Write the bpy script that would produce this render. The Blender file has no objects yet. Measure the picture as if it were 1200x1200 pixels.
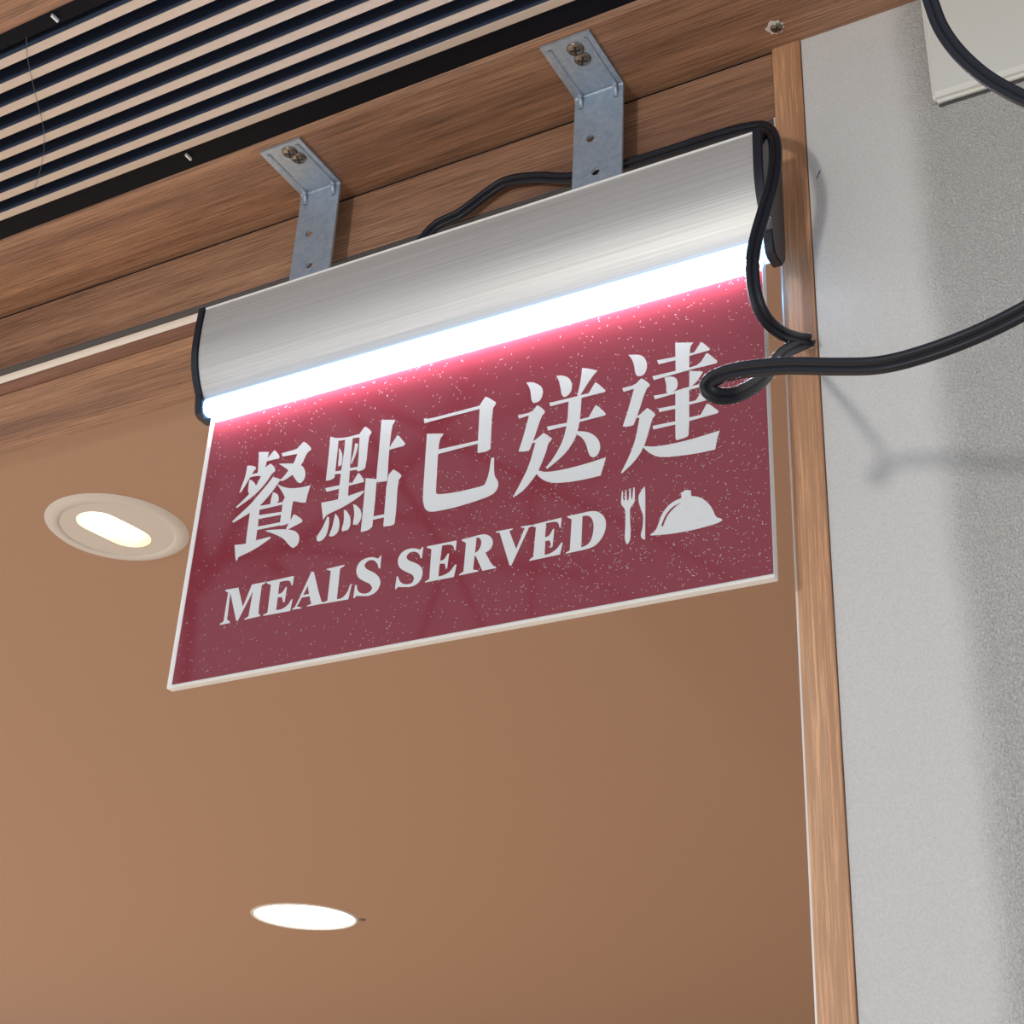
import bpy, bmesh, math, random
from mathutils import Vector, Matrix
random.seed(7)
scene = bpy.context.scene
COL = scene.collection

# ------------------------------------------------------------------ camera
cam_d = bpy.data.cameras.new('camera')
cam_d.sensor_width = 36.0
cam_d.lens = 1788.3 / 1200.0 * 36.0
cam_d.clip_start = 0.02
cam = bpy.data.objects.new('camera', cam_d)
COL.objects.link(cam)
r = Vector((0.8746, 0.4826, 0.0466)).normalized()
f = Vector((-0.4444, 0.7596, 0.4749)).normalized()
r = (r - f * r.dot(f)).normalized()
u = r.cross(f)
cam.matrix_world = Matrix(((r.x, u.x, -f.x, 0.4394), (r.y, u.y, -f.y, -0.7090), (r.z, u.z, -f.z, 1.6259), (0, 0, 0, 1)))
scene.camera = cam

# ------------------------------------------------------------------ light
world = bpy.data.worlds.new('world')
scene.world = world
world.use_nodes = True
bg = world.node_tree.nodes['Background']
bg.inputs[0].default_value = (0.86, 0.92, 1.0, 1)
bg.inputs[1].default_value = 0.72

def area(name, loc, target, size, power, col, shape='DISK'):
    d = bpy.data.lights.new(name, 'AREA')
    d.shape = shape; d.size = size; d.energy = power; d.color = col
    o = bpy.data.objects.new(name, d); COL.objects.link(o)
    o.location = loc
    o.rotation_euler = (Vector(target) - Vector(loc)).to_track_quat('-Z', 'Y').to_euler()
    return o
area('front_key_light', (-0.15, -2.0, 1.66), (0.2, 0, 2.1), 0.15, 11, (1.0, 0.93, 0.82))  # unseen key light in front, direction taken from the cord's wall shadow
for _x, _y in ((-1.9, 0.35), (-2.7, 0.35), (-2.9, 1.2), (-3.9, 0.5)):
    area('room_fill_light', (_x, _y, 2.322), (_x, _y, 0), 0.14, 56, (1.0, 0.87, 0.71))  # unseen lamps added to brighten the brown ceiling by floor bounce

vs = scene.view_settings
vs.view_transform = 'Standard'; vs.look = 'None'; vs.gamma = 1.0; vs.use_curve_mapping = False
vs.exposure = 0.0

# ------------------------------------------------------------------ helpers
def link(name, me, mat=None, parent=None, smooth=False):
    o = bpy.data.objects.new(name, me); COL.objects.link(o)
    if mat: me.materials.append(mat)
    if parent: o.parent = parent
    if smooth:
        for p in me.polygons: p.use_smooth = True
    return o
def bm_obj(name, bm, mat=None, parent=None, smooth=False, at=None):
    """at: world point that becomes the object's origin (top-level objects only)"""
    bmesh.ops.recalc_face_normals(bm, faces=bm.faces)
    if at is not None:
        bmesh.ops.translate(bm, verts=bm.verts, vec=-Vector(at))
    me = bpy.data.meshes.new(name); bm.to_mesh(me); bm.free()
    o = link(name, me, mat, parent, smooth)
    if at is not None: o.location = at
    return o
def empty(name, loc=(0, 0, 0)):
    o = bpy.data.objects.new(name, None); COL.objects.link(o); o.location = loc
    o.empty_display_size = 0.02
    return o
def tag(o, label=None, cat=None, group=None, kind=None):
    if label: o['label'] = label
    if cat: o['category'] = cat
    if group: o['group'] = group
    if kind: o['kind'] = kind
    return o
def add_box(bm, x0, x1, y0, y1, z0, z1, bevel=0.0, seg=2):
    m = bmesh.ops.create_cube(bm, size=1.0)
    vs_ = m['verts']
    for v in vs_:
        v.co = Vector((x0 + (v.co.x + .5) * (x1 - x0), y0 + (v.co.y + .5) * (y1 - y0), z0 + (v.co.z + .5) * (z1 - z0)))
    if bevel:
        es = list({e for v in vs_ for e in v.link_edges})
        bmesh.ops.bevel(bm, geom=es, offset=bevel, segments=seg, affect='EDGES', profile=0.5)
def box(name, x0, x1, y0, y1, z0, z1, mat, parent=None, bevel=0.0, origin=None, at=None, seg=2):
    bm = bmesh.new(); add_box(bm, x0, x1, y0, y1, z0, z1, bevel, seg)
    if origin is not None: bmesh.ops.translate(bm, verts=bm.verts, vec=-Vector(origin))
    return bm_obj(name, bm, mat, parent, at=at)
def structure(o, label=None):
    o['kind'] = 'structure'
    if label: o['label'] = label
    return o
def prism(bm, outer, holes, a, b, axis):
    """flat outline (2D points) with holes, thickened between a and b along axis"""
    def P(p, t):
        if axis == 'X': return Vector((t, p[0], p[1]))
        if axis == 'Y': return Vector((p[0], t, p[1]))
        return Vector((p[0], p[1], t))
    edges = []; loops = []
    for ring in [outer] + list(holes):
        v = [bm.verts.new(P(p, a)) for p in ring]
        edges += [bm.edges.new((v[i], v[(i + 1) % len(v)])) for i in range(len(v))]
    res = bmesh.ops.triangle_fill(bm, edges=edges, use_beauty=True, use_dissolve=False)
    fs = [g for g in res['geom'] if isinstance(g, bmesh.types.BMFace)]
    ex = bmesh.ops.extrude_face_region(bm, geom=fs)
    nv = [g for g in ex['geom'] if isinstance(g, bmesh.types.BMVert)]
    d = {'X': Vector((b - a, 0, 0)), 'Y': Vector((0, b - a, 0)), 'Z': Vector((0, 0, b - a))}[axis]
    bmesh.ops.translate(bm, verts=nv, vec=d)
def circle(cx, cy, rad, n=24):
    return [(cx + rad * math.cos(2 * math.pi * i / n), cy + rad * math.sin(2 * math.pi * i / n)) for i in range(n)]
def lathe(bm, prof, c, n=48):
    """prof: (radius, z) pairs spun about a vertical axis through c"""
    rings = []
    for rr, z in prof:
        rings.append([bm.verts.new((c[0] + rr * math.cos(2 * math.pi * i / n), c[1] + rr * math.sin(2 * math.pi * i / n), c[2] + z)) for i in range(n)])
    for A, B in zip(rings, rings[1:]):
        for i in range(n):
            bm.faces.new((A[i], A[(i + 1) % n], B[(i + 1) % n], B[i]))
def catmull(pts, k=8):
    pts = [Vector(p) for p in pts]; out = []
    for i in range(len(pts) - 1):
        p0 = pts[max(i - 1, 0)]; p1 = pts[i]; p2 = pts[i + 1]; p3 = pts[min(i + 2, len(pts) - 1)]
        for j in range(k):
            t = j / k
            out.append(0.5 * ((2 * p1) + (p2 - p0) * t + (2 * p0 - 5 * p1 + 4 * p2 - p3) * t * t + (3 * p1 - p0 - 3 * p2 + p3) * t ** 3))
    out.append(pts[-1]); return out

# ------------------------------------------------------------------ materials
def mat(name, color, rough=0.5, metal=0.0, spec=0.5, coat=0.0):
    m = bpy.data.materials.new(name); m.use_nodes = True
    b = m.node_tree.nodes['Principled BSDF']
    b.inputs['Base Color'].default_value = (*color, 1)
    b.inputs['Roughness'].default_value = rough
    b.inputs['Metallic'].default_value = metal
    b.inputs['Specular IOR Level'].default_value = spec
    b.inputs['Coat Weight'].default_value = coat
    b.inputs['Coat Roughness'].default_value = 0.05
    return m
def nodes(m): return m.node_tree.nodes, m.node_tree.links, m.node_tree.nodes['Principled BSDF']
def coords(m, scale=(1, 1, 1)):
    N, L, B = nodes(m)
    g = N.new('ShaderNodeNewGeometry')
    mp = N.new('ShaderNodeMapping'); mp.inputs['Scale'].default_value = scale
    L.new(g.outputs['Position'], mp.inputs['Vector'])
    return mp.outputs['Vector']
def ramp(m, src, stops):
    N, L, B = nodes(m)
    c = N.new('ShaderNodeValToRGB')
    while len(c.color_ramp.elements) < len(stops): c.color_ramp.elements.new(0.5)
    for e, (p, col) in zip(c.color_ramp.elements, stops): e.position = p; e.color = (*col, 1)
    L.new(src, c.inputs['Fac']); return c.outputs['Color']
def noise(m, vec, scale, detail=4, rough=0.6, dist=0.0):
    N, L, B = nodes(m)
    n = N.new('ShaderNodeTexNoise'); n.inputs['Scale'].default_value = scale
    n.inputs['Detail'].default_value = detail; n.inputs['Roughness'].default_value = rough
    n.inputs['Distortion'].default_value = dist
    L.new(vec, n.inputs['Vector']); return n.outputs['Fac']
def bump(m, src, strength, dist=0.001):
    N, L, B = nodes(m)
    b = N.new('ShaderNodeBump'); b.inputs['Strength'].default_value = strength; b.inputs['Distance'].default_value = dist
    L.new(src, b.inputs['Height']); L.new(b.outputs['Normal'], B.inputs['Normal'])
def mixc(m, fac, a, b, mode='MIX'):
    N, L, B = nodes(m)
    x = N.new('ShaderNodeMix'); x.data_type = 'RGBA'; x.blend_type = mode
    for s, v in ((x.inputs['Factor'], fac), (x.inputs[6], a), (x.inputs[7], b)):
        if isinstance(v, (int, float)): s.default_value = v
        elif isinstance(v, tuple): s.default_value = (*v, 1)
        else: L.new(v, s)
    return x.outputs[2]
def wood(name, along, dark, mid, light, rough=0.45, streak=0.55, g=(0.30, 1.35)):
    m = mat(name, mid, rough, spec=0.4)
    N, L, B = nodes(m)
    def sc(a, c): return (a, c, c) if along == 'X' else (c, c, a)
    broad = noise(m, coords(m, sc(2.0, 34)), 1.0, 4, 0.6, 0.5)
    fine = noise(m, coords(m, sc(16, 760)), 1.0, 5, 0.7, 0.3)
    base = ramp(m, broad, [(0.3, dark), (0.5, mid), (0.72, light)])
    grain = ramp(m, fine, [(0.36, (g[0], g[0] * .94, g[0] * .94)), (0.5, (0.9, 0.9, 0.9)), (0.64, (g[1], g[1] * .98, g[1] * .95))])
    c = mixc(m, streak, base, grain, 'MULTIPLY')
    L.new(c, B.inputs['Base Color'])
    bump(m, fine, 0.25, 0.0006)
    return m
M = {}
M['wood_soffit'] = wood('wood_soffit', 'X', (0.20, 0.102, 0.070), (0.34, 0.185, 0.115), (0.47, 0.27, 0.165), streak=0.7)
M['wood_jamb'] = wood('wood_jamb', 'Z', (0.47, 0.24, 0.13), (0.56, 0.31, 0.175), (0.66, 0.40, 0.25), streak=0.75, g=(0.80, 1.55))
M['wood_dark'] = wood('wood_dark', 'X', (0.14, 0.055, 0.042), (0.20, 0.085, 0.06), (0.26, 0.12, 0.08))
M['black'] = mat('black_metal', (0.004, 0.005, 0.010), 0.7, spec=0.15)
M['duct'] = mat('duct_interior', (0.012, 0.018, 0.040), 0.8, spec=0.2)
M['web'] = mat('slat_web', (0.050, 0.070, 0.125), 0.6, spec=0.3)
M['slat'] = mat('beige_slat', (0.62, 0.52, 0.45), 0.5)
M['track'] = mat('track_aluminium', (0.90, 0.90, 0.91), 0.4, 0.0)
M['grey_strip'] = mat('dark_grey_strip', (0.075, 0.075, 0.085), 0.7)
M['ceiling'] = mat('brown_ceiling', (0.45, 0.292, 0.210), 0.75, spec=0.25)
_n = noise(M['ceiling'], coords(M['ceiling'], (1, 1, 1)), 260, 3, 0.6)
bump(M['ceiling'], _n, 0.12, 0.001)
M['floor'] = mat('floor_tile', (0.52, 0.45, 0.38), 0.6)
M['plaster'] = mat('plaster', (0.6, 0.5, 0.42), 0.8)
M['outer_ceiling'] = mat('outer_ceiling', (0.62, 0.58, 0.55), 0.8)

# white wallpaper: fine grain beside the door, coarser embossing further right
def wallpaper():
    m = mat('white_wallpaper', (0.80, 0.80, 0.795), 0.8, spec=0.25)
    N, L, B = nodes(m)
    p = coords(m)
    sx = N.new('ShaderNodeSeparateXYZ'); L.new(p, sx.inputs[0])
    wob = noise(m, p, 9, 3)
    ad = N.new('ShaderNodeMath'); ad.operation = 'MULTIPLY_ADD'; L.new(wob, ad.inputs[0]); ad.inputs[1].default_value = 0.02; L.new(sx.outputs[0], ad.inputs[2])
    mr = N.new('ShaderNodeMapRange'); mr.interpolation_type = 'SMOOTHSTEP'
    L.new(ad.outputs[0], mr.inputs[0]); mr.inputs[1].default_value = 0.285; mr.inputs[2].default_value = 0.312
    fine = noise(m, p, 1500, 3, 0.6)
    coarse = noise(m, coords(m, (1.25, 1, 1)), 620, 3, 0.55, 0.8)
    amp = N.new('ShaderNodeMath'); amp.operation = 'MULTIPLY'; L.new(coarse, amp.inputs[0]); L.new(mr.outputs[0], amp.inputs[1])
    half = N.new('ShaderNodeMath'); half.operation = 'MULTIPLY_ADD'; L.new(fine, half.inputs[0]); half.inputs[1].default_value = 0.28; L.new(amp.outputs[0], half.inputs[2])
    bump(m, half.outputs[0], 1.0, 0.0034)
    tone = ramp(m, mr.outputs[0], [(0.0, (0.81, 0.81, 0.81)), (1.0, (0.745, 0.74, 0.725))])
    spk = ramp(m, coarse, [(0.35, (0.86, 0.86, 0.86)), (0.6, (1, 1, 1))])
    L.new(mixc(m, 0.6, tone, spk, 'MULTIPLY'), B.inputs['Base Color'])
    return m
M['wall'] = wallpaper()

def galvanised():
    m = mat('galvanised_steel', (0.50, 0.54, 0.60), 0.45, 0.5)
    N, L, B = nodes(m)
    n = noise(m, coords(m), 240, 4, 0.6)
    L.new(ramp(m, n, [(0.35, (0.35, 0.44, 0.56)), (0.65, (0.45, 0.53, 0.64))]), B.inputs['Base Color'])
    bump(m, noise(m, coords(m), 1800, 3), 0.15, 0.0004)
    return m
M['steel'] = galvanised()
M['screw'] = mat('screw_metal', (0.26, 0.22, 0.19), 0.35, 1.0)
M['slot'] = mat('slot_dark', (0.02, 0.02, 0.022), 0.7)
def brushed():
    m = mat('brushed_aluminium', (0.78, 0.78, 0.77), 0.52, 0.75)
    N, L, B = nodes(m)
    n = noise(m, coords(m, (6, 900, 900)), 1.0, 4, 0.6)
    L.new(ramp(m, n, [(0.3, (0.56, 0.56, 0.555)), (0.7, (0.69, 0.69, 0.685))]), B.inputs['Base Color'])
    bump(m, n, 0.25, 0.0003)
    return m
M['alu'] = brushed()
M['cap'] = mat('black_plastic', (0.010, 0.012, 0.022), 0.32)
M['cord'] = mat('black_cord', (0.008, 0.010, 0.018), 0.42, spec=0.35)
def emit(name, color, strength):
    m = bpy.data.materials.new(name); m.use_nodes = True
    N = m.node_tree.nodes; L = m.node_tree.links
    N.remove(N['Principled BSDF'])
    e = N.new('ShaderNodeEmission'); e.inputs[0].default_value = (*color, 1); e.inputs[1].default_value = strength
    L.new(e.outputs[0], N['Material Output'].inputs[0]); return m
M['led'] = emit('led_diffuser', (0.20, 0.52, 1.0), 8.0)
M['led_strip'] = emit('led_strip', (0.95, 0.93, 1.0), 85.0)
M['bulb_warm'] = emit('bulb_warm', (1.0, 0.84, 0.60), 13.0)
M['bulb_white'] = emit('bulb_white', (1.0, 0.94, 0.80), 7.0)
M['reflector'] = mat('reflector', (0.70, 0.61, 0.48), 0.35, 0.4)
M['trim_ring'] = mat('downlight_trim', (0.66, 0.63, 0.61), 0.5)
def acrylic():
    m = mat('frosted_acrylic', (0.82, 0.85, 0.88), 0.35)
    b = m.node_tree.nodes['Principled BSDF']
    b.inputs['Subsurface Weight'].default_value = 0.6
    b.inputs['Subsurface Radius'].default_value = (0.02, 0.02, 0.022)
    b.inputs['Subsurface Scale'].default_value = 0.3
    return m
M['acrylic'] = acrylic()
M['red'] = mat('red_print', (0.250, 0.036, 0.056), 0.4, spec=0.0, coat=1.0)
M['letter'] = mat('white_print', (0.72, 0.75, 0.78), 0.4, spec=0.0, coat=1.0)
M['dust'] = mat('dust', (0.72, 0.66, 0.68), 0.9)
M['lint'] = mat('lint', (0.80, 0.84, 0.9), 0.9)
M['box'] = mat('white_plastic', (0.74, 0.755, 0.72), 0.45)
M['scuff'] = mat('scuff', (0.10, 0.10, 0.11), 0.8)
M['band'] = mat('edge_band', (0.80, 0.80, 0.80), 0.3, 0.2)

# ------------------------------------------------------------------ the setting
H = 2.3735          # soffit height
LB = 2.315          # underside of the door head
structure(box('floor', -5, 4, -4, 6, -0.1, 0.0, M['floor']))
structure(box('wall_front', 0.2226, 3.0, 0.0, 0.106, 0.0, H, M['wall']))
bmw = bmesh.new()
add_box(bmw, 0.2285, 0.2300, -0.0003, 0.0005, 2.2575, 2.2590)
wall = bpy.data.objects['wall_front']
bm = bmesh.new(); prism(bm, [(0.2272, 2.2562), (0.2277, 2.2559), (0.2302, 2.2612), (0.2299, 2.2619)], [], -0.0003, 0.001, 'Y')
bmw.free()
bm_obj('scuff_mark', bm, M['scuff'], wall)
structure(box('wall_back', -5, 3.0, 5.5, 5.6, 0.0, 2.6, M['plaster']))
bm = bmesh.new()
prism(bm, [(-5, 0.1065), (3.0, 0.1065), (3.0, 5.5), (-5, 5.5)], [circle(-0.597, 0.276, 0.0565, 48), circle(-1.385, 1.694, 0.0982, 48)], 2.325, 2.345, 'Z')
structure(bm_obj('ceiling', bm, M['ceiling']))
structure(box('sky_block_slab', -5, 4, -0.29, 5.6, 2.52, 2.6, M['plaster']))  # unseen slab added overhead to block sky light leaking in from above
# vertical jamb with its pale edge band
jamb = structure(box('trim_1', 0.2032, 0.2220, -0.0015, 0.106, 0.0, H, M['wood_jamb'], bevel=0.0006))
box('edge_band', 0.2022, 0.2032, -0.0008, 0.106, 0.0, LB, M['band'], jamb)
# lintel board (vertical face), soffit board, door head, near board
structure(box('trim_2', -3.0, 0.2030, 0.0, 0.0078, LB, H - 0.0026, M['wood_soffit'], bevel=0.0004))
structure(box('trim_9', -3.0, 0.2030, 0.0014, 0.0100, H - 0.0060, H - 0.0001, M['black']))  # black backing put in as the shadow gap at the joint
structure(box('trim_3', -3.0, 3.0, -0.0755, 0.03, H, H + 0.02, M['wood_soffit'], bevel=0.006, seg=5))
structure(box('trim_4', -3.0, 0.2030, 0.0318, 0.106, LB, LB + 0.09, M['wood_soffit'], bevel=0.0006))
structure(box('trim_5', -3.0, 3.0, -0.29, -0.2386, H, H + 0.02, M['wood_soffit'], bevel=0.002))
structure(box('trim_6', -3.0, 0.2020, 0.0178, 0.0314, LB + 0.001, LB + 0.06, M['wood_dark'], bevel=0.0005))
tr = structure(box('trim_7', -3.0, 0.2020, 0.0078, 0.0172, LB + 0.0005, LB + 0.05, M['track'], bevel=0.0005))
structure(box('trim_8', -3.0, 0.2020, 0.0005, 0.0070, LB - 0.0012, LB + 0.001, M['grey_strip'], bevel=0.0003))  # plain dark grey strip along the underside of the lintel edge

# ------------------------------------------------------------------ ceiling air grille
gr = tag(empty('air_grille', (-0.3, -0.16, H)), 'linear slot air grille in the ceiling with eight beige slats over a black duct', 'air grille')
go = (-0.3, -0.16, H)
box('duct_box', -3.0, 3.0, -0.2380, -0.0790, H + 0.075, H + 0.085, M['duct'], gr, origin=go)
box('frame_rail', -3.0, 3.0, -0.0930, -0.0735, H + 0.0035, H + 0.075, M['black'], gr, origin=go)
box('frame_rail', -3.0, 3.0, -0.2383, -0.2262, H + 0.004, H + 0.075, M['black'], gr, origin=go)
slat_me = None
for i in range(8):
    y0 = -0.2232 + i * 0.01715
    if slat_me is None:
        s = box('slat', -3.0, 3.0, -0.0033, 0.0033, 0.0, 0.0010, M['slat'], gr, bevel=0.0003)
        slat_me = s.data
        web = box('slat_web', -3.0, 3.0, -0.0029, 0.0029, 0.0011, 0.04, M['web'], s); web_me = web.data
    else:
        s = link('slat', slat_me, None, gr); link('slat_web', web_me, None, s)
    s.location = (0.3, y0 + 0.0046 + 0.16, 0.0)
for (x, y) in ((-0.2078, -0.2325), (-0.2152, -0.0868)):
    box('glint_tick', x - 0.0007, x + 0.0007, y - 0.003, y + 0.003, H + 0.0008, H + 0.003, M['track'], gr, origin=go)  # small white bits standing in for light glints on the black frame

COBWEB = [(-0.2353,-0.2299,2.3728),(-0.2502,-0.2131,2.3728),(-0.2718,-0.1830,2.3728),(-0.2829,-0.1666,2.3728),(-0.2973,-0.1491,2.3728),(-0.3172,-0.1313,2.3728),(-0.3450,-0.1108,2.3728)]
web_pts = catmull(COBWEB, 4)
bm = bmesh.new(); prev = None
for p in web_pts:
    q = p - Vector(go)
    ring = [bm.verts.new(q + Vector((0.00022 * math.cos(k * 2.094), 0.00022 * math.sin(k * 2.094), 0.0001 * math.sin(k * 2.094)))) for k in range(3)]
    if prev:
        for k in range(3): bm.faces.new((prev[k], prev[(k + 1) % 3], ring[(k + 1) % 3], ring[k]))
    prev = ring
bm_obj('cobweb_thread', bm, M['scuff'], gr)

# ------------------------------------------------------------------ screws
def screw_head(name, c, rad, parent, down=True):
    bm = bmesh.new()
    prof = [(0.0002, -0.0018), (rad * 0.55, -0.0017), (rad * 0.9, -0.0010), (rad, 0.0), (rad, 0.0012)]
    lathe(bm, prof, c, 20)
    s = bm_obj(name, bm, M['screw'], parent, smooth=True)
    bm = bmesh.new()
    a = random.uniform(0.2, 1.2)
    for k in (0, 1):
        t = a + k * math.pi / 2
        dx, dy = math.cos(t), math.sin(t); w = rad * 0.11; l = rad * 0.62
        prism(bm, [(c[0] + dx * l - dy * w, c[1] + dy * l + dx * w), (c[0] - dx * l - dy * w, c[1] - dy * l + dx * w),
                   (c[0] - dx * l + dy * w, c[1] - dy * l - dx * w), (c[0] + dx * l + dy * w, c[1] + dy * l - dx * w)], [], c[2] - 0.00195 - 0.0001 * k, c[2] - 0.001, 'Z')
    bm_obj('cross_slot', bm, M['slot'], s)
    return s
so = tag(empty('wood_screw', (0.2126, -0.0178, H)), 'countersunk cross-head screw with chipped veneer in the wooden soffit above the door jamb', 'screw')
screw_head('screw_head', (0, 0, -0.0002), 0.0042, so)
bm = bmesh.new(); pts = []
for i in range(22):
    a = 2 * math.pi * i / 22; rr = 0.0058 * random.uniform(0.82, 1.18)
    pts.append((rr * math.cos(a) - 0.001, rr * math.sin(a)))
prism(bm, pts, [], -0.0004, 0.0, 'Z'); bm_obj('chipped_veneer', bm, M['band'], so)

# ------------------------------------------------------------------ angle brackets
YB = -0.0165
def bracket(xl, xr, label, screws):
    t = 0.002
    org = (0.5 * (xl + xr), YB, H)
    root = tag(empty('angle_bracket', org), label, 'bracket', 'steel brackets holding the sign')
    w = xr - xl; x0, x1 = -w / 2, w / 2
    yn = -0.0535
    bm = bmesh.new()
    # horizontal flange with two screw holes' pressed rim edge, bend, vertical leg with round holes
    prism(bm, [(x0, yn), (x1, yn), (x1, -0.0035), (x0, -0.0035)], [], -t, -0.0001, 'Z')
    n = 6; prev = None
    for k in range(n + 1):
        a = math.pi / 2 * k / n
        R1, R2 = 0.0035, 0.0015
        yo, zo = -0.0035 + R1 * math.sin(a), -0.0036 + R1 * math.cos(a)
        yi, zi = -0.0035 + R2 * math.sin(a), -0.0036 + R2 * math.cos(a)
        ring = [bm.verts.new((x0, yo, zo)), bm.verts.new((x1, yo, zo)), bm.verts.new((x1, yi, zi)), bm.verts.new((x0, yi, zi))]
        if prev:
            for q in range(4): bm.faces.new((prev[q], prev[(q + 1) % 4], ring[(q + 1) % 4], ring[q]))
        prev = ring
    hz = [-0.0420, -0.0722, -0.105]
    hx = [-0.0055, -0.0010, 0.0]
    prism(bm, [(x0, -0.0036), (x1, -0.0036), (x1, -0.128), (x1 - 0.003, -0.131), (x0 + 0.003, -0.131), (x0, -0.128)],
          [circle(a, b, 0.0030, 16) for a, b in zip(hx, hz)], -t, 0.0, 'Y')
    bm_obj('plate', bm, M['steel'], root)
    # pressed stiffening ribs along both edges of the flange, running round the bend
    for sx in (-1, 1):
        xr_ = sx * (w / 2 - 0.005)
        path = [(xr_, yn + 0.004, -t), (xr_, -0.012, -t), (xr_, -0.0045, -t - 0.0012), (xr_, -t - 0.0022, -0.0060), (xr_, -t - 0.0006, -0.0095), (xr_, -t, -0.0125)]
        pts = catmull(path, 5); bm = bmesh.new(); prev = None
        for i, p in enumerate(pts):
            tg = (pts[min(i + 1, len(pts) - 1)] - pts[max(i - 1, 0)]).normalized()
            nn = Vector((1, 0, 0)); bb = tg.cross(nn)
            ring = [bm.verts.new(p + (nn * 0.0016 * math.cos(2 * math.pi * k / 8) + bb * 0.0009 * math.sin(2 * math.pi * k / 8))) for k in range(8)]
            if prev:
                for k in range(8): bm.faces.new((prev[k], prev[(k + 1) % 8], ring[(k + 1) % 8], ring[k]))
            prev = ring
        bm_obj('stiffening_rib', bm, M['steel'], root, smooth=True)
    for sx, sy in screws:
        screw_head('screw', (sx - org[0], sy - org[1], -t - 0.0004), 0.0058, root)
    return root
bracket(-0.1622, -0.1268, 'grey steel angle bracket near the left end of the sign, screwed to the soffit', [(-0.1412, -0.0617), (-0.1390, -0.0540)])
bracket(0.0680, 0.1042, 'grey steel angle bracket near the cord end of the sign, screwed to the soffit', [(0.0893, -0.0600), (0.0895, -0.0500)])

# ------------------------------------------------------------------ the lit sign
SO = (0.0, -0.034, 1.9775)
sign = tag(empty('illuminated_sign', SO), 'hanging LED sign with aluminium housing and red acrylic panel reading MEALS SERVED', 'sign')
def rel(bm): bmesh.ops.translate(bm, verts=bm.verts, vec=-Vector(SO))
XL, XR = -0.2080, 0.2055
# aluminium front profile (Y, Z): flat front that curls back towards the LED slot
front = [(-0.0500, 2.2600), (-0.0505, 2.2450), (-0.0503, 2.2300), (-0.0492, 2.2200), (-0.0468, 2.2110), (-0.0430, 2.2020), (-0.0385, 2.1945), (-0.0362, 2.1915)]
back = [(-0.0195, 2.1915), (-0.0185, 2.2000), (-0.0182, 2.2300), (-0.0182, 2.2600)]
def shell(x0, x1, off=0.0):
    """profile outline, grown by off"""
    pts = front + back
    if not off: return pts
    cy = sum(p[0] for p in pts) / len(pts); cz = sum(p[1] for p in pts) / len(pts)
    return [(y + math.copysign(off, y - cy), z + (off if z > cz + 0.02 else (-off if z < cz - 0.03 else 0))) for y, z in pts]
sm = catmull([(0, y, z) for y, z in front], 4)
body = [(p.y, p.z) for p in sm] + back
bm = bmesh.new(); prism(bm, body, [], XL, XR, 'X'); rel(bm)
hs = bm_obj('housing', bm, M['alu'], sign)
bm = bmesh.new(); add_box(bm, XL, XR, -0.0494, -0.0184, 2.2600, 2.2618); rel(bm)
bm_obj('top_cover', bm, M['cap'], sign)
bm = bmesh.new(); add_box(bm, XL, XR, -0.0504, -0.0492, 2.2598, 2.2612); rel(bm)
bm_obj('top_lip', bm, M['track'], sign)
capo = [(y - 0.0012, z) for y, z in body[:len(sm)]]
capo = [(capo[0][0], 2.2622)] + capo[1:-4] + [(-0.0396, 2.1925), (-0.0386, 2.1860), (-0.0370, 2.1805), (-0.0335, 2.1785), (-0.0240, 2.1785), (-0.0188, 2.1850), (-0.0172, 2.2000), (-0.0172, 2.2622)]
for x0, x1 in ((XL - 0.0062, XL + 0.0002), (XR - 0.0002, XR + 0.0060)):
    bm = bmesh.new(); prism(bm, capo, [], x0, x1, 'X'); rel(bm)
    bmesh.ops.bevel(bm, geom=[e for e in bm.edges if len(e.link_faces) == 2 and e.calc_face_angle(0) > 1.2], offset=0.0007, segments=2, affect='EDGES')
    bm_obj('end_cap', bm, M['cap'], sign)
for nm, prof in (('led_diffuser', [(-0.0362, 2.1917), (-0.0374, 2.1892), (-0.0374, 2.1850), (-0.0360, 2.1812), (-0.0330, 2.1800), (-0.0304, 2.1800), (-0.0304, 2.1917)]),
                 ('led_diffuser', [(-0.0238, 2.1917), (-0.0238, 2.1840), (-0.0215, 2.1850), (-0.0198, 2.1880), (-0.0195, 2.1917)])):
    bm = bmesh.new(); prism(bm, prof, [], XL + 0.001, XR - 0.0006, 'X'); rel(bm)
    bm_obj(nm, bm, M['led'], sign)
bm = bmesh.new(); add_box(bm, XL + 0.004, XR - 0.004, -0.0362, -0.0312, 2.1790, 2.1801); rel(bm)
bm_obj('led_strip', bm, M['led_strip'], sign)
# acrylic slab, red print on its face
bm = bmesh.new(); add_box(bm, -0.2050, 0.2012, -0.0300, -0.0240, 1.9772, 2.1980, 0.0006); rel(bm)
panel = bm_obj('acrylic_panel', bm, M['acrylic'], sign)
bm = bmesh.new(); add_box(bm, -0.2005, 0.2007, -0.0303, -0.0299, 1.9792, 2.1900); rel(bm)
film = bm_obj('red_print', bm, M['red'], panel)
tag(film, 'deep red printed face')

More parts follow.
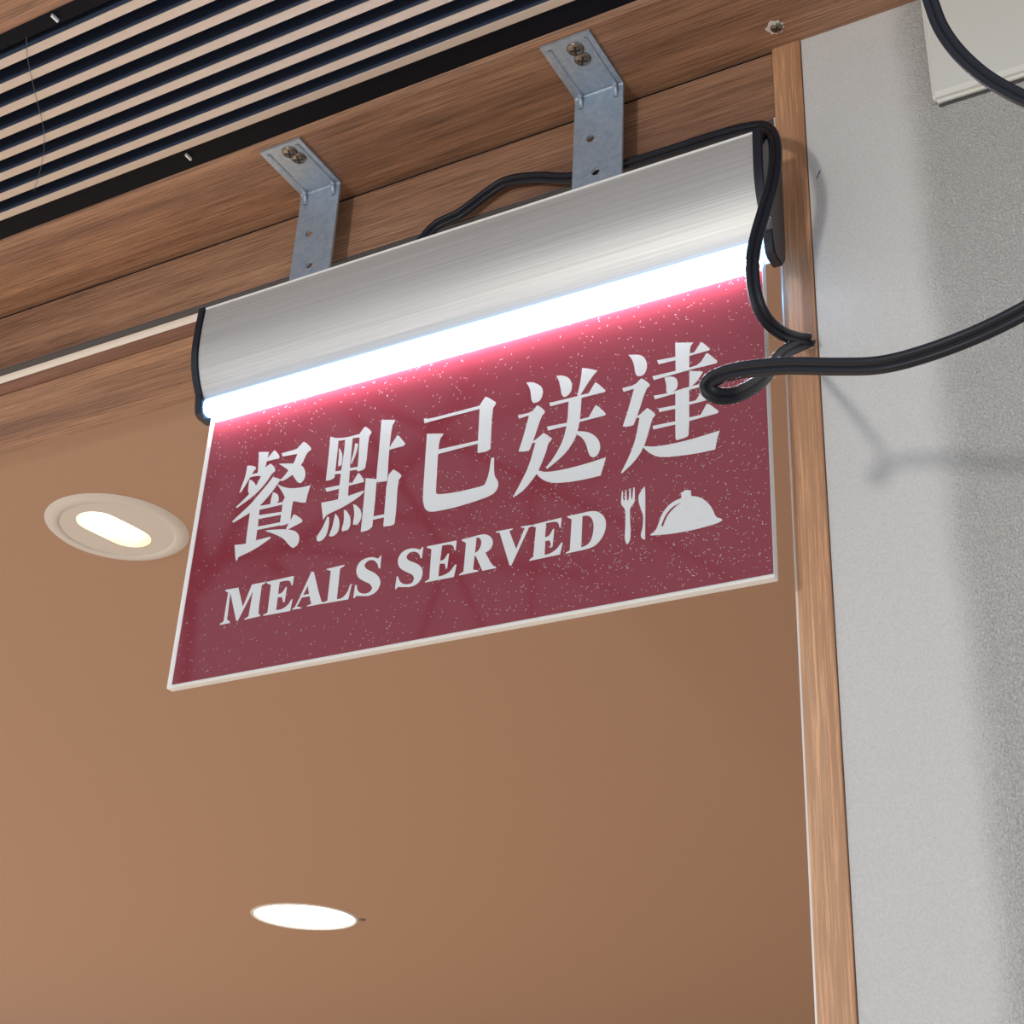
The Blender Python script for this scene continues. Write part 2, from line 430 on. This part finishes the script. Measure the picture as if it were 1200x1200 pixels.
# glyph outlines on the panel, tenths of a millimetre: x, z above 2 m
GLYPHS = {
    'can': [[(-1566,1399),(-1479,1378),(-1486,1324),(-1493,1256),(-1510,1219),(-1551,1231),(-1553,1279)],[(-1435,1380),(-1423,1372),(-1383,1324),(-1386,1306),(-1488,1308),(-1487,1329)],[(-1649,1312),(-1612,1304),(-1575,1286),(-1571,1271),(-1596,1246),(-1617,1200),(-1670,1114),(-1685,1113),(-1670,1167),(-1653,1228)],[(-1601,1235),(-1538,1232),(-1490,1262),(-1453,1281),(-1438,1272),(-1404,1231),(-1405,1211),(-1428,1200),(-1459,1150),(-1508,1097),(-1571,1051),(-1687,996),(-1695,1006),(-1649,1040),(-1602,1078),(-1549,1131),(-1517,1201),(-1562,1213),(-1611,1214)],[(-1612,1194),(-1593,1188),(-1562,1158),(-1546,1126),(-1575,1072),(-1609,1092),(-1615,1154)],[(-1370,1341),(-1243,1341),(-1228,1360),(-1197,1385),(-1179,1378),(-1127,1324),(-1127,1308),(-1156,1293),(-1188,1209),(-1243,1152),(-1328,1116),(-1354,1130),(-1324,1151),(-1291,1192),(-1254,1236),(-1234,1304),(-1357,1313)],[(-1380,1262),(-1322,1251),(-1258,1234),(-1190,1208),(-1160,1173),(-1145,1125),(-1152,1087),(-1175,1068),(-1197,1075),(-1234,1122),(-1267,1170),(-1336,1231)],[(-1414,1171),(-1347,1136),(-1373,1098),(-1420,1037),(-1493,969),(-1570,934),(-1645,907),(-1697,889),(-1708,901),(-1651,944),(-1572,999),(-1504,1072),(-1451,1124)],[(-1370,1105),(-1322,1074),(-1258,1047),(-1179,1033),(-1094,1033),(-1106,981),(-1115,911),(-1146,915),(-1213,944),(-1296,957),(-1287,982),(-1315,1029)],[(-1306,963),(-1288,987),(-1218,947),(-1224,897),(-1221,787),(-1253,779),(-1296,780),(-1304,805),(-1301,899)],[(-1396,1051),(-1359,1031),(-1341,999),(-1341,971),(-1365,956),(-1405,961),(-1406,1001)],[(-1497,970),(-1303,956),(-1302,938),(-1494,940)],[(-1495,900),(-1296,882),(-1295,862),(-1490,871)],[(-1490,814),(-1300,806),(-1295,784),(-1488,790)],[(-1567,942),(-1490,979),(-1489,909),(-1484,805),(-1486,708),(-1562,696),(-1567,752)],[(-1657,714),(-1564,704),(-1487,712),(-1367,716),(-1365,702),(-1481,648),(-1610,617),(-1618,593),(-1631,602)],[(-1199,842),(-1181,833),(-1124,788),(-1124,770),(-1239,737),(-1247,750)],[(-1418,769),(-1388,769),(-1248,745),(-1177,720),(-1139,685),(-1127,644),(-1137,608),(-1168,592),(-1195,609),(-1256,679),(-1330,725)]],
    'dian': [[(-979,1371),(-927,1346),(-909,1329),(-908,1252),(-906,1068),(-907,1045),(-935,1034),(-973,1038),(-974,1212)],[(-941,1351),(-854,1331),(-744,1332),(-739,1343),(-710,1378),(-692,1370),(-652,1329),(-653,1313),(-670,1293),(-667,1071),(-685,1049),(-732,1051),(-731,1129),(-742,1307),(-802,1314),(-908,1321),(-938,1331)],[(-857,1328),(-797,1323),(-795,1185),(-791,1065),(-783,880),(-779,869),(-857,871),(-859,924),(-859,1097),(-852,1238)],[(-898,1266),(-876,1236),(-861,1193),(-863,1130),(-886,1123),(-889,1136),(-891,1216)],[(-772,1268),(-748,1259),(-751,1198),(-783,1114),(-790,1136),(-776,1196)],[(-909,1091),(-848,1086),(-849,1063),(-908,1071)],[(-796,1090),(-730,1083),(-732,1063),(-795,1070)],[(-970,983),(-853,978),(-854,953),(-956,953)],[(-791,977),(-759,975),(-721,1037),(-712,1031),(-671,974),(-671,959),(-788,958)],[(-988,880),(-857,874),(-780,883),(-664,895),(-663,883),(-700,853),(-808,809),(-932,782),(-950,759),(-957,749)],[(-926,766),(-913,759),(-906,704),(-914,637),(-942,602),(-974,597),(-990,612),(-992,639),(-957,684)],[(-866,775),(-836,738),(-822,686),(-828,634),(-858,612),(-891,617),(-893,637),(-878,675)],[(-802,788),(-780,776),(-745,722),(-737,668),(-751,637),(-795,631),(-804,648),(-791,702)],[(-734,813),(-706,797),(-673,760),(-659,719),(-664,682),(-685,657),(-717,662),(-720,679),(-715,739)],[(-582,1397),(-475,1369),(-478,1356),(-496,1329),(-500,1152),(-491,924),(-568,932),(-576,956),(-577,1171)],[(-447,1245),(-435,1242),(-380,1169),(-387,1156),(-498,1153),(-494,1178)],[(-658,983),(-573,957),(-568,782),(-570,617),(-599,597),(-653,599),(-653,725)],[(-455,997),(-438,990),(-389,946),(-387,931),(-410,906),(-400,610),(-418,593),(-485,599),(-487,651),(-494,956)],[(-578,690),(-484,686),(-483,665),(-576,665)]],
    'yi': [[(-256,1323),(-214,1309),(-69,1309),(151,1310),(189,1365),(206,1358),(268,1304),(266,1289),(245,1261),(249,975),(222,963),(162,967),(158,978),(154,1286),(18,1286),(-185,1288),(-247,1285)],[(-127,1063),(160,1056),(159,1035),(-126,1031)],[(-222,1201),(-200,1196),(-101,1173),(-100,1163),(-125,1136),(-128,1029),(-122,771),(-117,751),(-104,739),(14,725),(163,724),(207,726),(229,734),(250,803),(259,909),(279,907),(285,795),(297,763),(313,741),(322,706),(310,672),(278,647),(169,631),(22,620),(-114,623),(-160,633),(-183,650),(-198,677),(-213,732),(-218,990)]],
    'song': [[(477,1391),(514,1384),(556,1359),(587,1328),(597,1290),(587,1244),(565,1226),(533,1228),(518,1254),(510,1318),(497,1356)],[(429,1167),(528,1164),(559,1204),(574,1195),(614,1153),(615,1137),(592,1117),(545,961),(522,900),(497,895),(449,907),(449,918),(471,987),(507,1147),(438,1141)],[(523,950),(563,962),(612,996),(626,986),(669,945),(666,930),(647,917),(635,857),(589,743),(577,720),(503,635),(433,599),(424,601),(465,672),(524,789),(560,941)],[(587,744),(641,718),(753,709),(892,712),(1029,726),(1013,665),(997,612),(854,611),(729,626),(665,644),(614,677),(575,724)],[(683,1382),(723,1375),(768,1347),(792,1302),(792,1249),(772,1220),(743,1213),(725,1233),(715,1293),(703,1342)],[(858,1389),(892,1378),(962,1342),(926,1309),(847,1192),(829,1205),(839,1232),(853,1316)],[(644,1199),(765,1196),(851,1197),(907,1196),(948,1261),(962,1254),(1018,1187),(1013,1177),(858,1177),(775,1174),(651,1173)],[(774,1189),(860,1187),(855,1037),(843,959),(824,898),(777,830),(723,785),(647,740),(639,751),(694,814),(747,910),(771,1029)],[(634,1034),(774,1026),(772,1005),(642,1005)],[(851,1028),(912,1028),(955,1101),(969,1090),(1023,1027),(1020,1013),(850,1011)],[(837,950),(900,932),(950,896),(982,851),(993,805),(983,765),(963,745),(939,747),(918,773),(899,850),(866,906),(838,924)]],
    'da': [[(1163,1396),(1204,1387),(1246,1372),(1274,1337),(1287,1292),(1277,1242),(1254,1223),(1223,1228),(1209,1254),(1202,1316),(1184,1367)],[(1127,1172),(1206,1171),(1247,1206),(1261,1199),(1302,1154),(1302,1139),(1278,1124),(1225,955),(1202,900),(1175,896),(1134,907),(1138,924),(1164,1001),(1203,1148),(1135,1144)],[(1215,949),(1245,961),(1286,992),(1299,984),(1339,940),(1336,926),(1319,913),(1298,829),(1265,727),(1211,653),(1132,595),(1126,599),(1177,696),(1216,800),(1239,937)],[(1264,743),(1336,720),(1454,712),(1583,715),(1729,728),(1710,669),(1700,613),(1582,614),(1428,631),(1350,650),(1304,686),(1265,731)],[(1464,1395),(1577,1364),(1554,1335),(1549,1177),(1516,1186),(1466,1193)],[(1349,1304),(1469,1296),(1469,1272),(1359,1275)],[(1550,1293),(1583,1293),(1624,1351),(1637,1344),(1679,1291),(1675,1281),(1550,1278)],[(1320,1201),(1463,1198),(1549,1195),(1615,1202),(1659,1266),(1672,1257),(1723,1194),(1719,1180),(1549,1181),(1466,1178),(1329,1173)],[(1396,1172),(1429,1170),(1463,1155),(1479,1123),(1477,1084),(1459,1063),(1416,1057),(1406,1074),(1409,1110)],[(1552,1174),(1634,1146),(1631,1140),(1601,1093),(1581,1077),(1549,1057)],[(1328,1065),(1416,1058),(1548,1066),(1607,1066),(1647,1131),(1701,1069),(1698,1049),(1548,1045),(1466,1044),(1336,1039)],[(1464,1062),(1549,1057),(1546,752),(1532,734),(1467,730),(1462,752)],[(1357,970),(1466,963),(1466,941),(1364,944)],[(1546,963),(1589,963),(1633,1027),(1690,961),(1686,948),(1546,945)],[(1322,862),(1465,857),(1465,836),(1326,837)],[(1545,860),(1617,859),(1654,923),(1670,917),(1725,856),(1720,844),(1545,837)]],
    'M': [[(-1680,395),(-1573,391),(-1513,245),(-1464,392),(-1358,390),(-1357,382),(-1383,372),(-1383,177),(-1364,162),(-1364,153),(-1485,150),(-1487,155),(-1456,168),(-1448,341),(-1538,153),(-1551,154),(-1633,365),(-1629,177),(-1602,159),(-1603,148),(-1680,149),(-1682,156),(-1655,168),(-1652,372),(-1675,384)]],
    'E': [[(-1347,388),(-1134,389),(-1135,329),(-1144,324),(-1155,356),(-1186,368),(-1242,368),(-1243,282),(-1211,285),(-1187,322),(-1179,321),(-1182,217),(-1193,217),(-1206,255),(-1241,261),(-1241,172),(-1198,169),(-1152,190),(-1131,226),(-1122,223),(-1129,147),(-1337,150),(-1338,157),(-1307,167),(-1309,360),(-1346,379)]],
    'A': [[(-1001,389),(-984,360),(-1069,186),(-1084,170),(-1048,156),(-1048,149),(-1114,152),(-1114,158),(-1091,168)],[(-1001,389),(-982,389),(-899,167),(-872,157),(-872,151),(-1000,153),(-1003,159),(-971,165),(-1021,308),(-1006,342)],[(-1048,239),(-990,239),(-985,222),(-1057,223)]],
    'L': [[(-884,388),(-750,391),(-751,383),(-781,370),(-780,161),(-742,160),(-707,190),(-690,246),(-680,246),(-693,145),(-886,150),(-887,156),(-850,165),(-850,369),(-882,381)]],
    'S': [[(-480,395),(-479,312),(-490,314),(-504,353),(-536,381),(-568,386),(-594,371),(-599,350),(-577,324),(-527,296),(-489,264),(-467,227),(-470,188),(-493,154),(-541,139),(-588,147),(-636,157),(-649,144),(-657,149),(-653,234),(-643,232),(-633,194),(-606,168),(-566,158),(-536,165),(-523,188),(-542,220),(-592,248),(-634,277),(-656,318),(-655,358),(-632,393),(-586,406),(-539,402),(-501,382),(-490,397)]],
    'S2': [[(-179,395),(-182,321),(-192,323),(-204,357),(-237,378),(-267,381),(-292,365),(-294,343),(-269,320),(-222,297),(-185,268),(-167,233),(-171,187),(-197,154),(-245,142),(-291,151),(-337,160),(-351,146),(-357,153),(-352,233),(-343,231),(-329,197),(-304,175),(-269,163),(-236,168),(-224,194),(-237,222),(-285,249),(-334,283),(-355,323),(-353,362),(-329,394),(-285,406),(-239,400),(-199,381),(-187,397)]],
    'E2': [[(-153,394),(55,391),(53,326),(44,327),(34,362),(3,376),(-45,378),(-52,277),(-23,279),(0,316),(8,314),(2,217),(-7,217),(-17,252),(-53,259),(-55,175),(-18,175),(25,191),(55,231),(66,229),(53,151),(-145,153),(-146,158),(-117,170),(-119,369),(-153,386)]],
    'R': [[(89,390),(190,393),(192,375),(182,174),(219,160),(216,154),(89,154),(88,160),(117,173),(122,362),(91,381)],[(182,394),(236,396),(277,379),(304,345),(306,309),(286,278),(251,265),(216,258),(183,261),(182,279),(203,285),(220,306),(229,339),(219,369),(201,382),(183,379)],[(193,263),(258,269),(310,176),(338,159),(337,153),(246,153)]],
    'V': [[(322,394),(435,391),(435,384),(413,378),(465,249),(515,377),(490,384),(490,391),(571,386),(568,378),(543,375),(439,150),(427,150),(348,381),(324,386)]],
    'E3': [[(564,386),(754,392),(751,330),(743,330),(735,365),(710,377),(655,378),(651,286),(679,290),(701,330),(710,329),(702,217),(689,210),(685,214),(693,236),(680,261),(654,263),(653,173),(690,175),(730,194),(760,232),(767,227),(752,156),(554,155),(555,162),(580,177),(589,365),(566,375)]],
    'D': [[(790,393),(891,393),(888,373),(886,176),(884,155),(790,154),(789,159),(814,170),(820,367),(791,386)],[(882,392),(928,395),(975,387),(1012,359),(1035,320),(1039,272),(1025,221),(993,180),(954,158),(878,154),(877,173),(916,177),(943,198),(958,242),(962,295),(953,338),(928,369),(882,374)]],
    'fork': [[(1135,483),(1140,478),(1142,426),(1148,415),(1153,417),(1155,482),(1161,480),(1166,414),(1171,409),(1177,415),(1181,485),(1188,483),(1192,416),(1199,417),(1205,487),(1213,484),(1215,396),(1204,378),(1188,361),(1183,335),(1190,226),(1190,159),(1174,135),(1165,138),(1154,174),(1158,233),(1158,341),(1151,366),(1131,391),(1129,422)]],
    'knife': [[(1275,478),(1279,436),(1279,147),(1283,145),(1271,142),(1254,159),(1253,186),(1264,217),(1268,290),(1256,326),(1238,384),(1236,425),(1256,459)]],
    'cloche': [[(1312,167),(1322,171),(1344,186),(1357,217),(1376,273),(1414,321),(1453,343),(1497,353),(1494,384),(1523,399),(1553,387),(1554,353),(1604,335),(1647,295),(1678,246),(1695,190),(1729,173),(1733,162),(1701,149),(1565,139),(1427,143),(1312,159)]],
    'gleam': [[(1376,203),(1382,225),(1401,267),(1440,309),(1494,325),(1453,302),(1414,264),(1392,216),(1386,199)]],
}
def glyph(name, key, label, m=None, y0=-0.0303, th=0.00012):
    bm = bmesh.new()
    for k, poly in enumerate(GLYPHS[key]):
        # soften the traced corners with one pass of corner cutting on obtuse corners
        pts = [(x * 1e-4, 2.0 + z * 1e-4) for x, z in poly]
        out = []
        n = len(pts)
        for i in range(n):
            a = Vector(pts[i - 1]); b = Vector(pts[i]); c = Vector(pts[(i + 1) % n])
            if (a - b).length > 1e-6 and (c - b).length > 1e-6 and (b - a).angle(c - b) < 0.95:
                q = 0.25
                out += [tuple(b + (a - b) * q), tuple(b + (c - b) * q)]
            else: out.append(tuple(b))
        t = th + 0.000004 * k
        prism(bm, out, [], y0, y0 - t, 'Y')
    rel(bm)
    o = bm_obj(name, bm, m or M['letter'], panel)
    o['label'] = label
    return o
for k, lab in (('can', 'white Chinese character 餐'), ('dian', 'white Chinese character 點'), ('yi', 'white Chinese character 已'), ('song', 'white Chinese character 送'), ('da', 'white Chinese character 達')):
    glyph('chinese_character', k, lab)
for k in ('M', 'E', 'A', 'L', 'S', 'S2', 'E2', 'R', 'V', 'E3', 'D'):
    glyph('letter', k, 'white serif letter ' + k[0])
glyph('fork_icon', 'fork', 'white fork symbol'); glyph('knife_icon', 'knife', 'white knife symbol')
cl = glyph('cloche_icon', 'cloche', 'white serving dome symbol')
glyph('dome_gleam', 'gleam', 'red gleam line on the dome', M['red'], y0=-0.03042, th=0.00004)

# dust and fibres stuck to the panel
bm = bmesh.new()
for i in range(2300):
    x = random.uniform(-0.199, 0.1995); z = random.uniform(1.981, 2.176)
    if random.random() < 0.35: x = 0.2 - abs(random.gauss(0, 0.12)); z = 1.98 + abs(random.gauss(0, 0.08))
    if not (-0.199 < x < 0.1995 and 1.981 < z < 2.176): continue
    a = random.uniform(0, math.pi); L_ = random.choice((0.0004, 0.0006, 0.0008, 0.0012, 0.0018)) * random.uniform(0.6, 1.3)
    w = 0.00010 if L_ > 0.0008 else 0.00018
    cv = random.uniform(-0.7, 0.7); prev = None; p = Vector((x, 0, z)); y = -0.0306
    for s in range(4):
        d = Vector((math.cos(a), 0, math.sin(a))); nn = Vector((-d.z, 0, d.x))
        q = [bm.verts.new((p.x + nn.x * w, y, p.z + nn.z * w)), bm.verts.new((p.x - nn.x * w, y, p.z - nn.z * w))]
        if prev: bm.faces.new((prev[0], prev[1], q[1], q[0]))
        prev = q; p = p + d * (L_ / 3); a += cv
rel(bm)
ds = bm_obj('dust', bm, M['dust'], panel); ds['kind'] = 'stuff'; ds['label'] = 'specks of dust and lint on the red face'

# ------------------------------------------------------------------ cords
FACE = Vector((0.30, -0.80, -0.52)).normalized()
def cord(name, pts, label, scale=1.0, k=8, lint=0):
    path = catmull(pts, k)
    bm = bmesh.new(); prev = None; wide = []
    W = []
    for i, p in enumerate(path):
        tg = (path[min(i + 1, len(path) - 1)] - path[max(i - 1, 0)]).normalized()
        W.append(tg.cross(FACE))
    # keep the flat side from flipping where the cord doubles back
    S = []
    for i in range(len(W)):
        acc = Vector((0, 0, 0)); ref = S[-1] if S else W[i]
        for j in range(max(0, i - 5), min(len(W), i + 6)):
            acc += W[j] if W[j].dot(ref) >= 0 else -W[j]
        S.append(acc.normalized())
    r_, off = 0.00175 * scale, 0.00165 * scale
    prof = []
    for k2 in range(13):
        a = math.radians(-156 + 312 * k2 / 12); prof.append((off + r_ * math.cos(a), r_ * math.sin(a)))
    for k2 in range(13):
        a = math.radians(24 + 312 * k2 / 12); prof.append((-off + r_ * math.cos(a), r_ * math.sin(a)))
    for i, p in enumerate(path):
        tg = (path[min(i + 1, len(path) - 1)] - path[max(i - 1, 0)]).normalized()
        s = (S[i] - tg * S[i].dot(tg)).normalized(); nn = tg.cross(s)
        ring = [bm.verts.new(p + s * a + nn * b) for a, b in prof]
        if prev:
            for q in range(len(ring)): bm.faces.new((prev[q], prev[(q + 1) % len(ring)], ring[(q + 1) % len(ring)], ring[q]))
        else: bm.faces.new(ring)
        prev = ring
    bm.faces.new(prev)
    root = tag(bm_obj(name, bm, M['cord'], None, smooth=True, at=path[0]), label, 'cord')
    if lint:
        bm = bmesh.new()
        for i in range(lint):
            j = random.randrange(int(len(path) * 0.40), int(len(path) * 0.86)); p = path[j]
            d = Vector((random.gauss(0, 1), random.gauss(0, 1), random.gauss(0, 1))).normalized()
            p = p + S[j] * random.choice((-1, 1)) * (off + r_ * 0.7) + d * 0.0006
            e = Vector((random.gauss(0, 1), random.gauss(0, 1), random.gauss(0, 1))).normalized()
            w = d.cross(e).normalized() * 0.00011; L_ = random.uniform(0.0006, 0.0022)
            m_ = p + e * L_ * 0.5 + d * 0.0003
            A = [bm.verts.new(p + w), bm.verts.new(p - w), bm.verts.new(m_ - w), bm.verts.new(m_ + w), bm.verts.new(p + e * L_ - w), bm.verts.new(p + e * L_ + w)]
            bm.faces.new((A[0], A[1], A[2], A[3])); bm.faces.new((A[3], A[2], A[4], A[5]))
        bmesh.ops.translate(bm, verts=bm.verts, vec=-Vector(path[0]))
        l_ = bm_obj('lint', bm, M['lint'], root); l_['kind'] = 'stuff'; l_['label'] = 'pale lint clinging to the cord'
    return root
CORD = [(-0.0702,-0.0120,2.2700),(-0.0474,-0.0100,2.3048),(-0.0242,-0.0090,2.3125),(-0.0016,-0.0080,2.3248),(0.0132,-0.0080,2.3284),(0.0355,-0.0080,2.3231),(0.0587,-0.0080,2.3136),(0.0812,-0.0080,2.3096),(0.1040,-0.0100,2.3066),(0.1374,-0.0140,2.3021),(0.1710,-0.0200,2.2961),(0.1972,-0.0300,2.2844),(0.2103,-0.0380,2.2718),(0.2177,-0.0470,2.2502),(0.2190,-0.0550,2.2195),(0.2136,-0.0580,2.1942),(0.2086,-0.0600,2.1731),(0.2067,-0.0620,2.1544),(0.2069,-0.0600,2.1353),(0.2094,-0.0520,2.1237),(0.2130,-0.0350,2.1232),(0.2167,-0.0150,2.1308),(0.2199,-0.0080,2.1336),(0.2162,-0.0140,2.1280),(0.2159,-0.0450,2.1025),(0.2239,-0.0900,2.0628),(0.2281,-0.1200,2.0356),(0.2269,-0.1450,2.0148),(0.2211,-0.1550,2.0096),(0.2174,-0.1580,2.0135),(0.2229,-0.1600,2.0164),(0.2349,-0.1620,2.0155),(0.2572,-0.1650,2.0097),(0.2811,-0.1680,2.0007),(0.3001,-0.1700,1.9949),(0.3187,-0.1720,1.9935),(0.3407,-0.1750,1.9946),(0.3626,-0.1800,1.9970),(0.3872,-0.1850,2.0025)]
cord('power_cord', CORD, 'black twin power cord from behind the sign housing, looped in front of the red panel', 1.15, lint=600)
CORD2 = [(0.3409,-0.2000,2.1944),(0.3425,-0.2000,2.1744),(0.3445,-0.2000,2.1574),(0.3473,-0.2000,2.1415),(0.3529,-0.2000,2.1251),(0.3609,-0.2000,2.1092),(0.3693,-0.2000,2.0969),(0.3801,-0.2000,2.0843),(0.3952,-0.2000,2.0688)]
cord('power_cord', CORD2, 'black power cord curving in front of the white wall box', 1.02)

# ------------------------------------------------------------------ wall box
bo = (0.36, -0.001, 2.281)
jb = tag(empty('wall_box', bo), 'white plastic cover box on the wall under the soffit', 'box')
bm = bmesh.new()
prism(bm, [(-0.0005, 2.2824), (-0.0060, 2.2824), (-0.0082, 2.2850), (-0.0110, 2.3720), (-0.0005, 2.3720)], [], 0.3025, 0.4600, 'X')
bmesh.ops.bevel(bm, geom=[e for e in bm.edges if len(e.link_faces) == 2 and e.calc_face_angle(0) > 0.5], offset=0.002, segments=3, affect='EDGES')
bmesh.ops.translate(bm, verts=bm.verts, vec=-Vector(bo)); bm_obj('cover', bm, M['box'], jb)
box('bottom_seam', 0.3050, 0.4590, -0.0016, -0.0003, 2.2817, 2.2825, M['scuff'], jb, origin=bo)
box('latch', 0.3290, 0.3350, -0.0092, -0.0060, 2.2830, 2.2850, M['track'], jb, bevel=0.0004, origin=bo)

# ------------------------------------------------------------------ recessed downlights
CZ = 2.325
def stadium(cx, cy, ang, half, rad, n=10):
    out = []
    for s in (0, 1):
        for i in range(n + 1):
            a = ang - math.pi / 2 + s * math.pi + math.pi * i / n
            hx = half * math.cos(ang) * (1 if s == 0 else -1); hy = half * math.sin(ang) * (1 if s == 0 else -1)
            out.append((cx + hx + rad * math.cos(a), cy + hy + rad * math.sin(a)))
    return out
c1 = (-0.597, 0.276, CZ)
d1 = tag(empty('recessed_downlight', c1), 'gimbal downlight with oblong warm glowing slot in the brown ceiling beside the sign', 'downlight', 'ceiling downlights')
bm = bmesh.new()
lathe(bm, [(0.0560, 0.001), (0.0570, -0.0025), (0.0600, -0.0038), (0.0680, -0.0030), (0.0725, 0.0005)], (0, 0, 0), 64)
bm_obj('trim_ring', bm, M['trim_ring'], d1, smooth=True)
ang = math.atan2(0.3037 - 0.245, -0.5958 + 0.6056)
slot = stadium(-0.003, -0.001, ang, 0.019, 0.0225)
bm = bmesh.new(); prism(bm, circle(0, 0, 0.0572, 56), [slot], -0.0022, 0.0, 'Z')
bm_obj('gimbal_plate', bm, M['trim_ring'], d1)
bm = bmesh.new(); slot_b = stadium(-0.003, -0.001, ang, 0.015, 0.019); rg = []
for ring, z in ((slot, -0.002), (slot_b, 0.030)):
    rg.append([bm.verts.new((x, y, z)) for x, y in ring])
for i in range(len(slot)): bm.faces.new((rg[0][i], rg[0][(i + 1) % len(slot)], rg[1][(i + 1) % len(slot)], rg[1][i]))
bm.faces.new(rg[1]); bm_obj('reflector', bm, M['reflector'], d1)
bm = bmesh.new(); prism(bm, stadium(-0.003, 0.006, ang, 0.008, 0.015), [], 0.016, 0.027, 'Z')
bm_obj('bulb', bm, M['bulb_warm'], d1)

c2 = (-1.385, 1.694, CZ)
d2 = tag(empty('recessed_downlight', c2), 'round bright white downlight further back in the brown ceiling, below the sign', 'downlight', 'ceiling downlights')
bm = bmesh.new(); lathe(bm, [(0.0980, 0.002), (0.0990, -0.002), (0.1030, -0.0025), (0.1055, 0.0005)], (0, 0, 0), 64)
bm_obj('trim_ring', bm, M['trim_ring'], d2, smooth=True)
bm = bmesh.new(); lathe(bm, [(0.0985, 0.0), (0.0900, 0.02), (0.0700, 0.04)], (0, 0, 0), 48); bm_obj('reflector', bm, M['bulb_white'], d2, smooth=True)  # cup glows by itself in place of light thrown back from the bulb
bm = bmesh.new(); prism(bm, circle(0, 0, 0.0905, 40), [], 0.019, 0.022, 'Z'); bm_obj('bulb', bm, M['bulb_white'], d2)
bm = bmesh.new(); lathe(bm, [(0.0002, -0.003), (0.006, -0.002), (0.007, 0.0005)], (0.1065 * 0.88 + 0.005, 0.055, 0), 12); bm_obj('clip_screw', bm, M['screw'], d2)

# ------------------------------------------------------------------ street tree opposite the door (shows as a reflection in the panel)
rt = random.Random(11)
tree = tag(empty('street_tree', (-3.1, -3.0, 0.0)), 'thin-leaved street tree mirrored in the left part of the red panel', 'tree')
M['bark'] = mat('bark', (0.045, 0.032, 0.025), 0.9)
M['leaf'] = mat('leaf', (0.035, 0.060, 0.020), 0.7)
bm = bmesh.new(); tips = []
def limb(p, d, ln, r0, depth):
    prev = None; n = 5; r1 = r0 * 0.62
    for i in range(n + 1):
        t_ = i / n; rr = r0 + (r1 - r0) * t_
        a = d.orthogonal().normalized(); b = d.cross(a)
        ring = [bm.verts.new(p + (a * math.cos(k * 1.2566) + b * math.sin(k * 1.2566)) * rr) for k in range(5)]
        if prev:
            for k in range(5): bm.faces.new((prev[k], prev[(k + 1) % 5], ring[(k + 1) % 5], ring[k]))
        prev = ring
        if i < n:
            p = p + d * (ln / n)
            d = (d + Vector((rt.gauss(0, .10), rt.gauss(0, .10), rt.gauss(0, .07)))).normalized()
        if depth > 0 and i in (2, 4) and depth < 5:
            side = (d + Vector((rt.gauss(0, .8), rt.gauss(0, .8), rt.gauss(0.1, .5)))).normalized()
            limb(p, side, ln * rt.uniform(.5, .75), rr * .6, depth - 1)
    if depth > 0:
        for _ in range(2):
            nd = (d + Vector((rt.gauss(0, .55), rt.gauss(0, .55), rt.gauss(0.05, .35)))).normalized()
            limb(p, nd, ln * rt.uniform(.6, .85), r1, depth - 1)
    else: tips.append(p.copy())
limb(Vector((0, 0, 0)), Vector((0.02, 0.01, 1)).normalized(), 2.3, 0.075, 5)
bm_obj('branches', bm, M['bark'], tree)
bm = bmesh.new()
for p in tips:
    if p.x > 0.35 + rt.gauss(0, .3): continue
    for _ in range(5):
        q = p + Vector((rt.gauss(0, .10), rt.gauss(0, .10), rt.gauss(0, .10)))
        a = Vector((rt.gauss(0, 1), rt.gauss(0, 1), rt.gauss(0, 1))).normalized(); b = a.orthogonal().normalized()
        bm.faces.new([bm.verts.new(q + v) for v in (a * .045, b * .020, -a * .045, -b * .020)])
lv = bm_obj('foliage', bm, M['leaf'], tree); lv['kind'] = 'stuff'
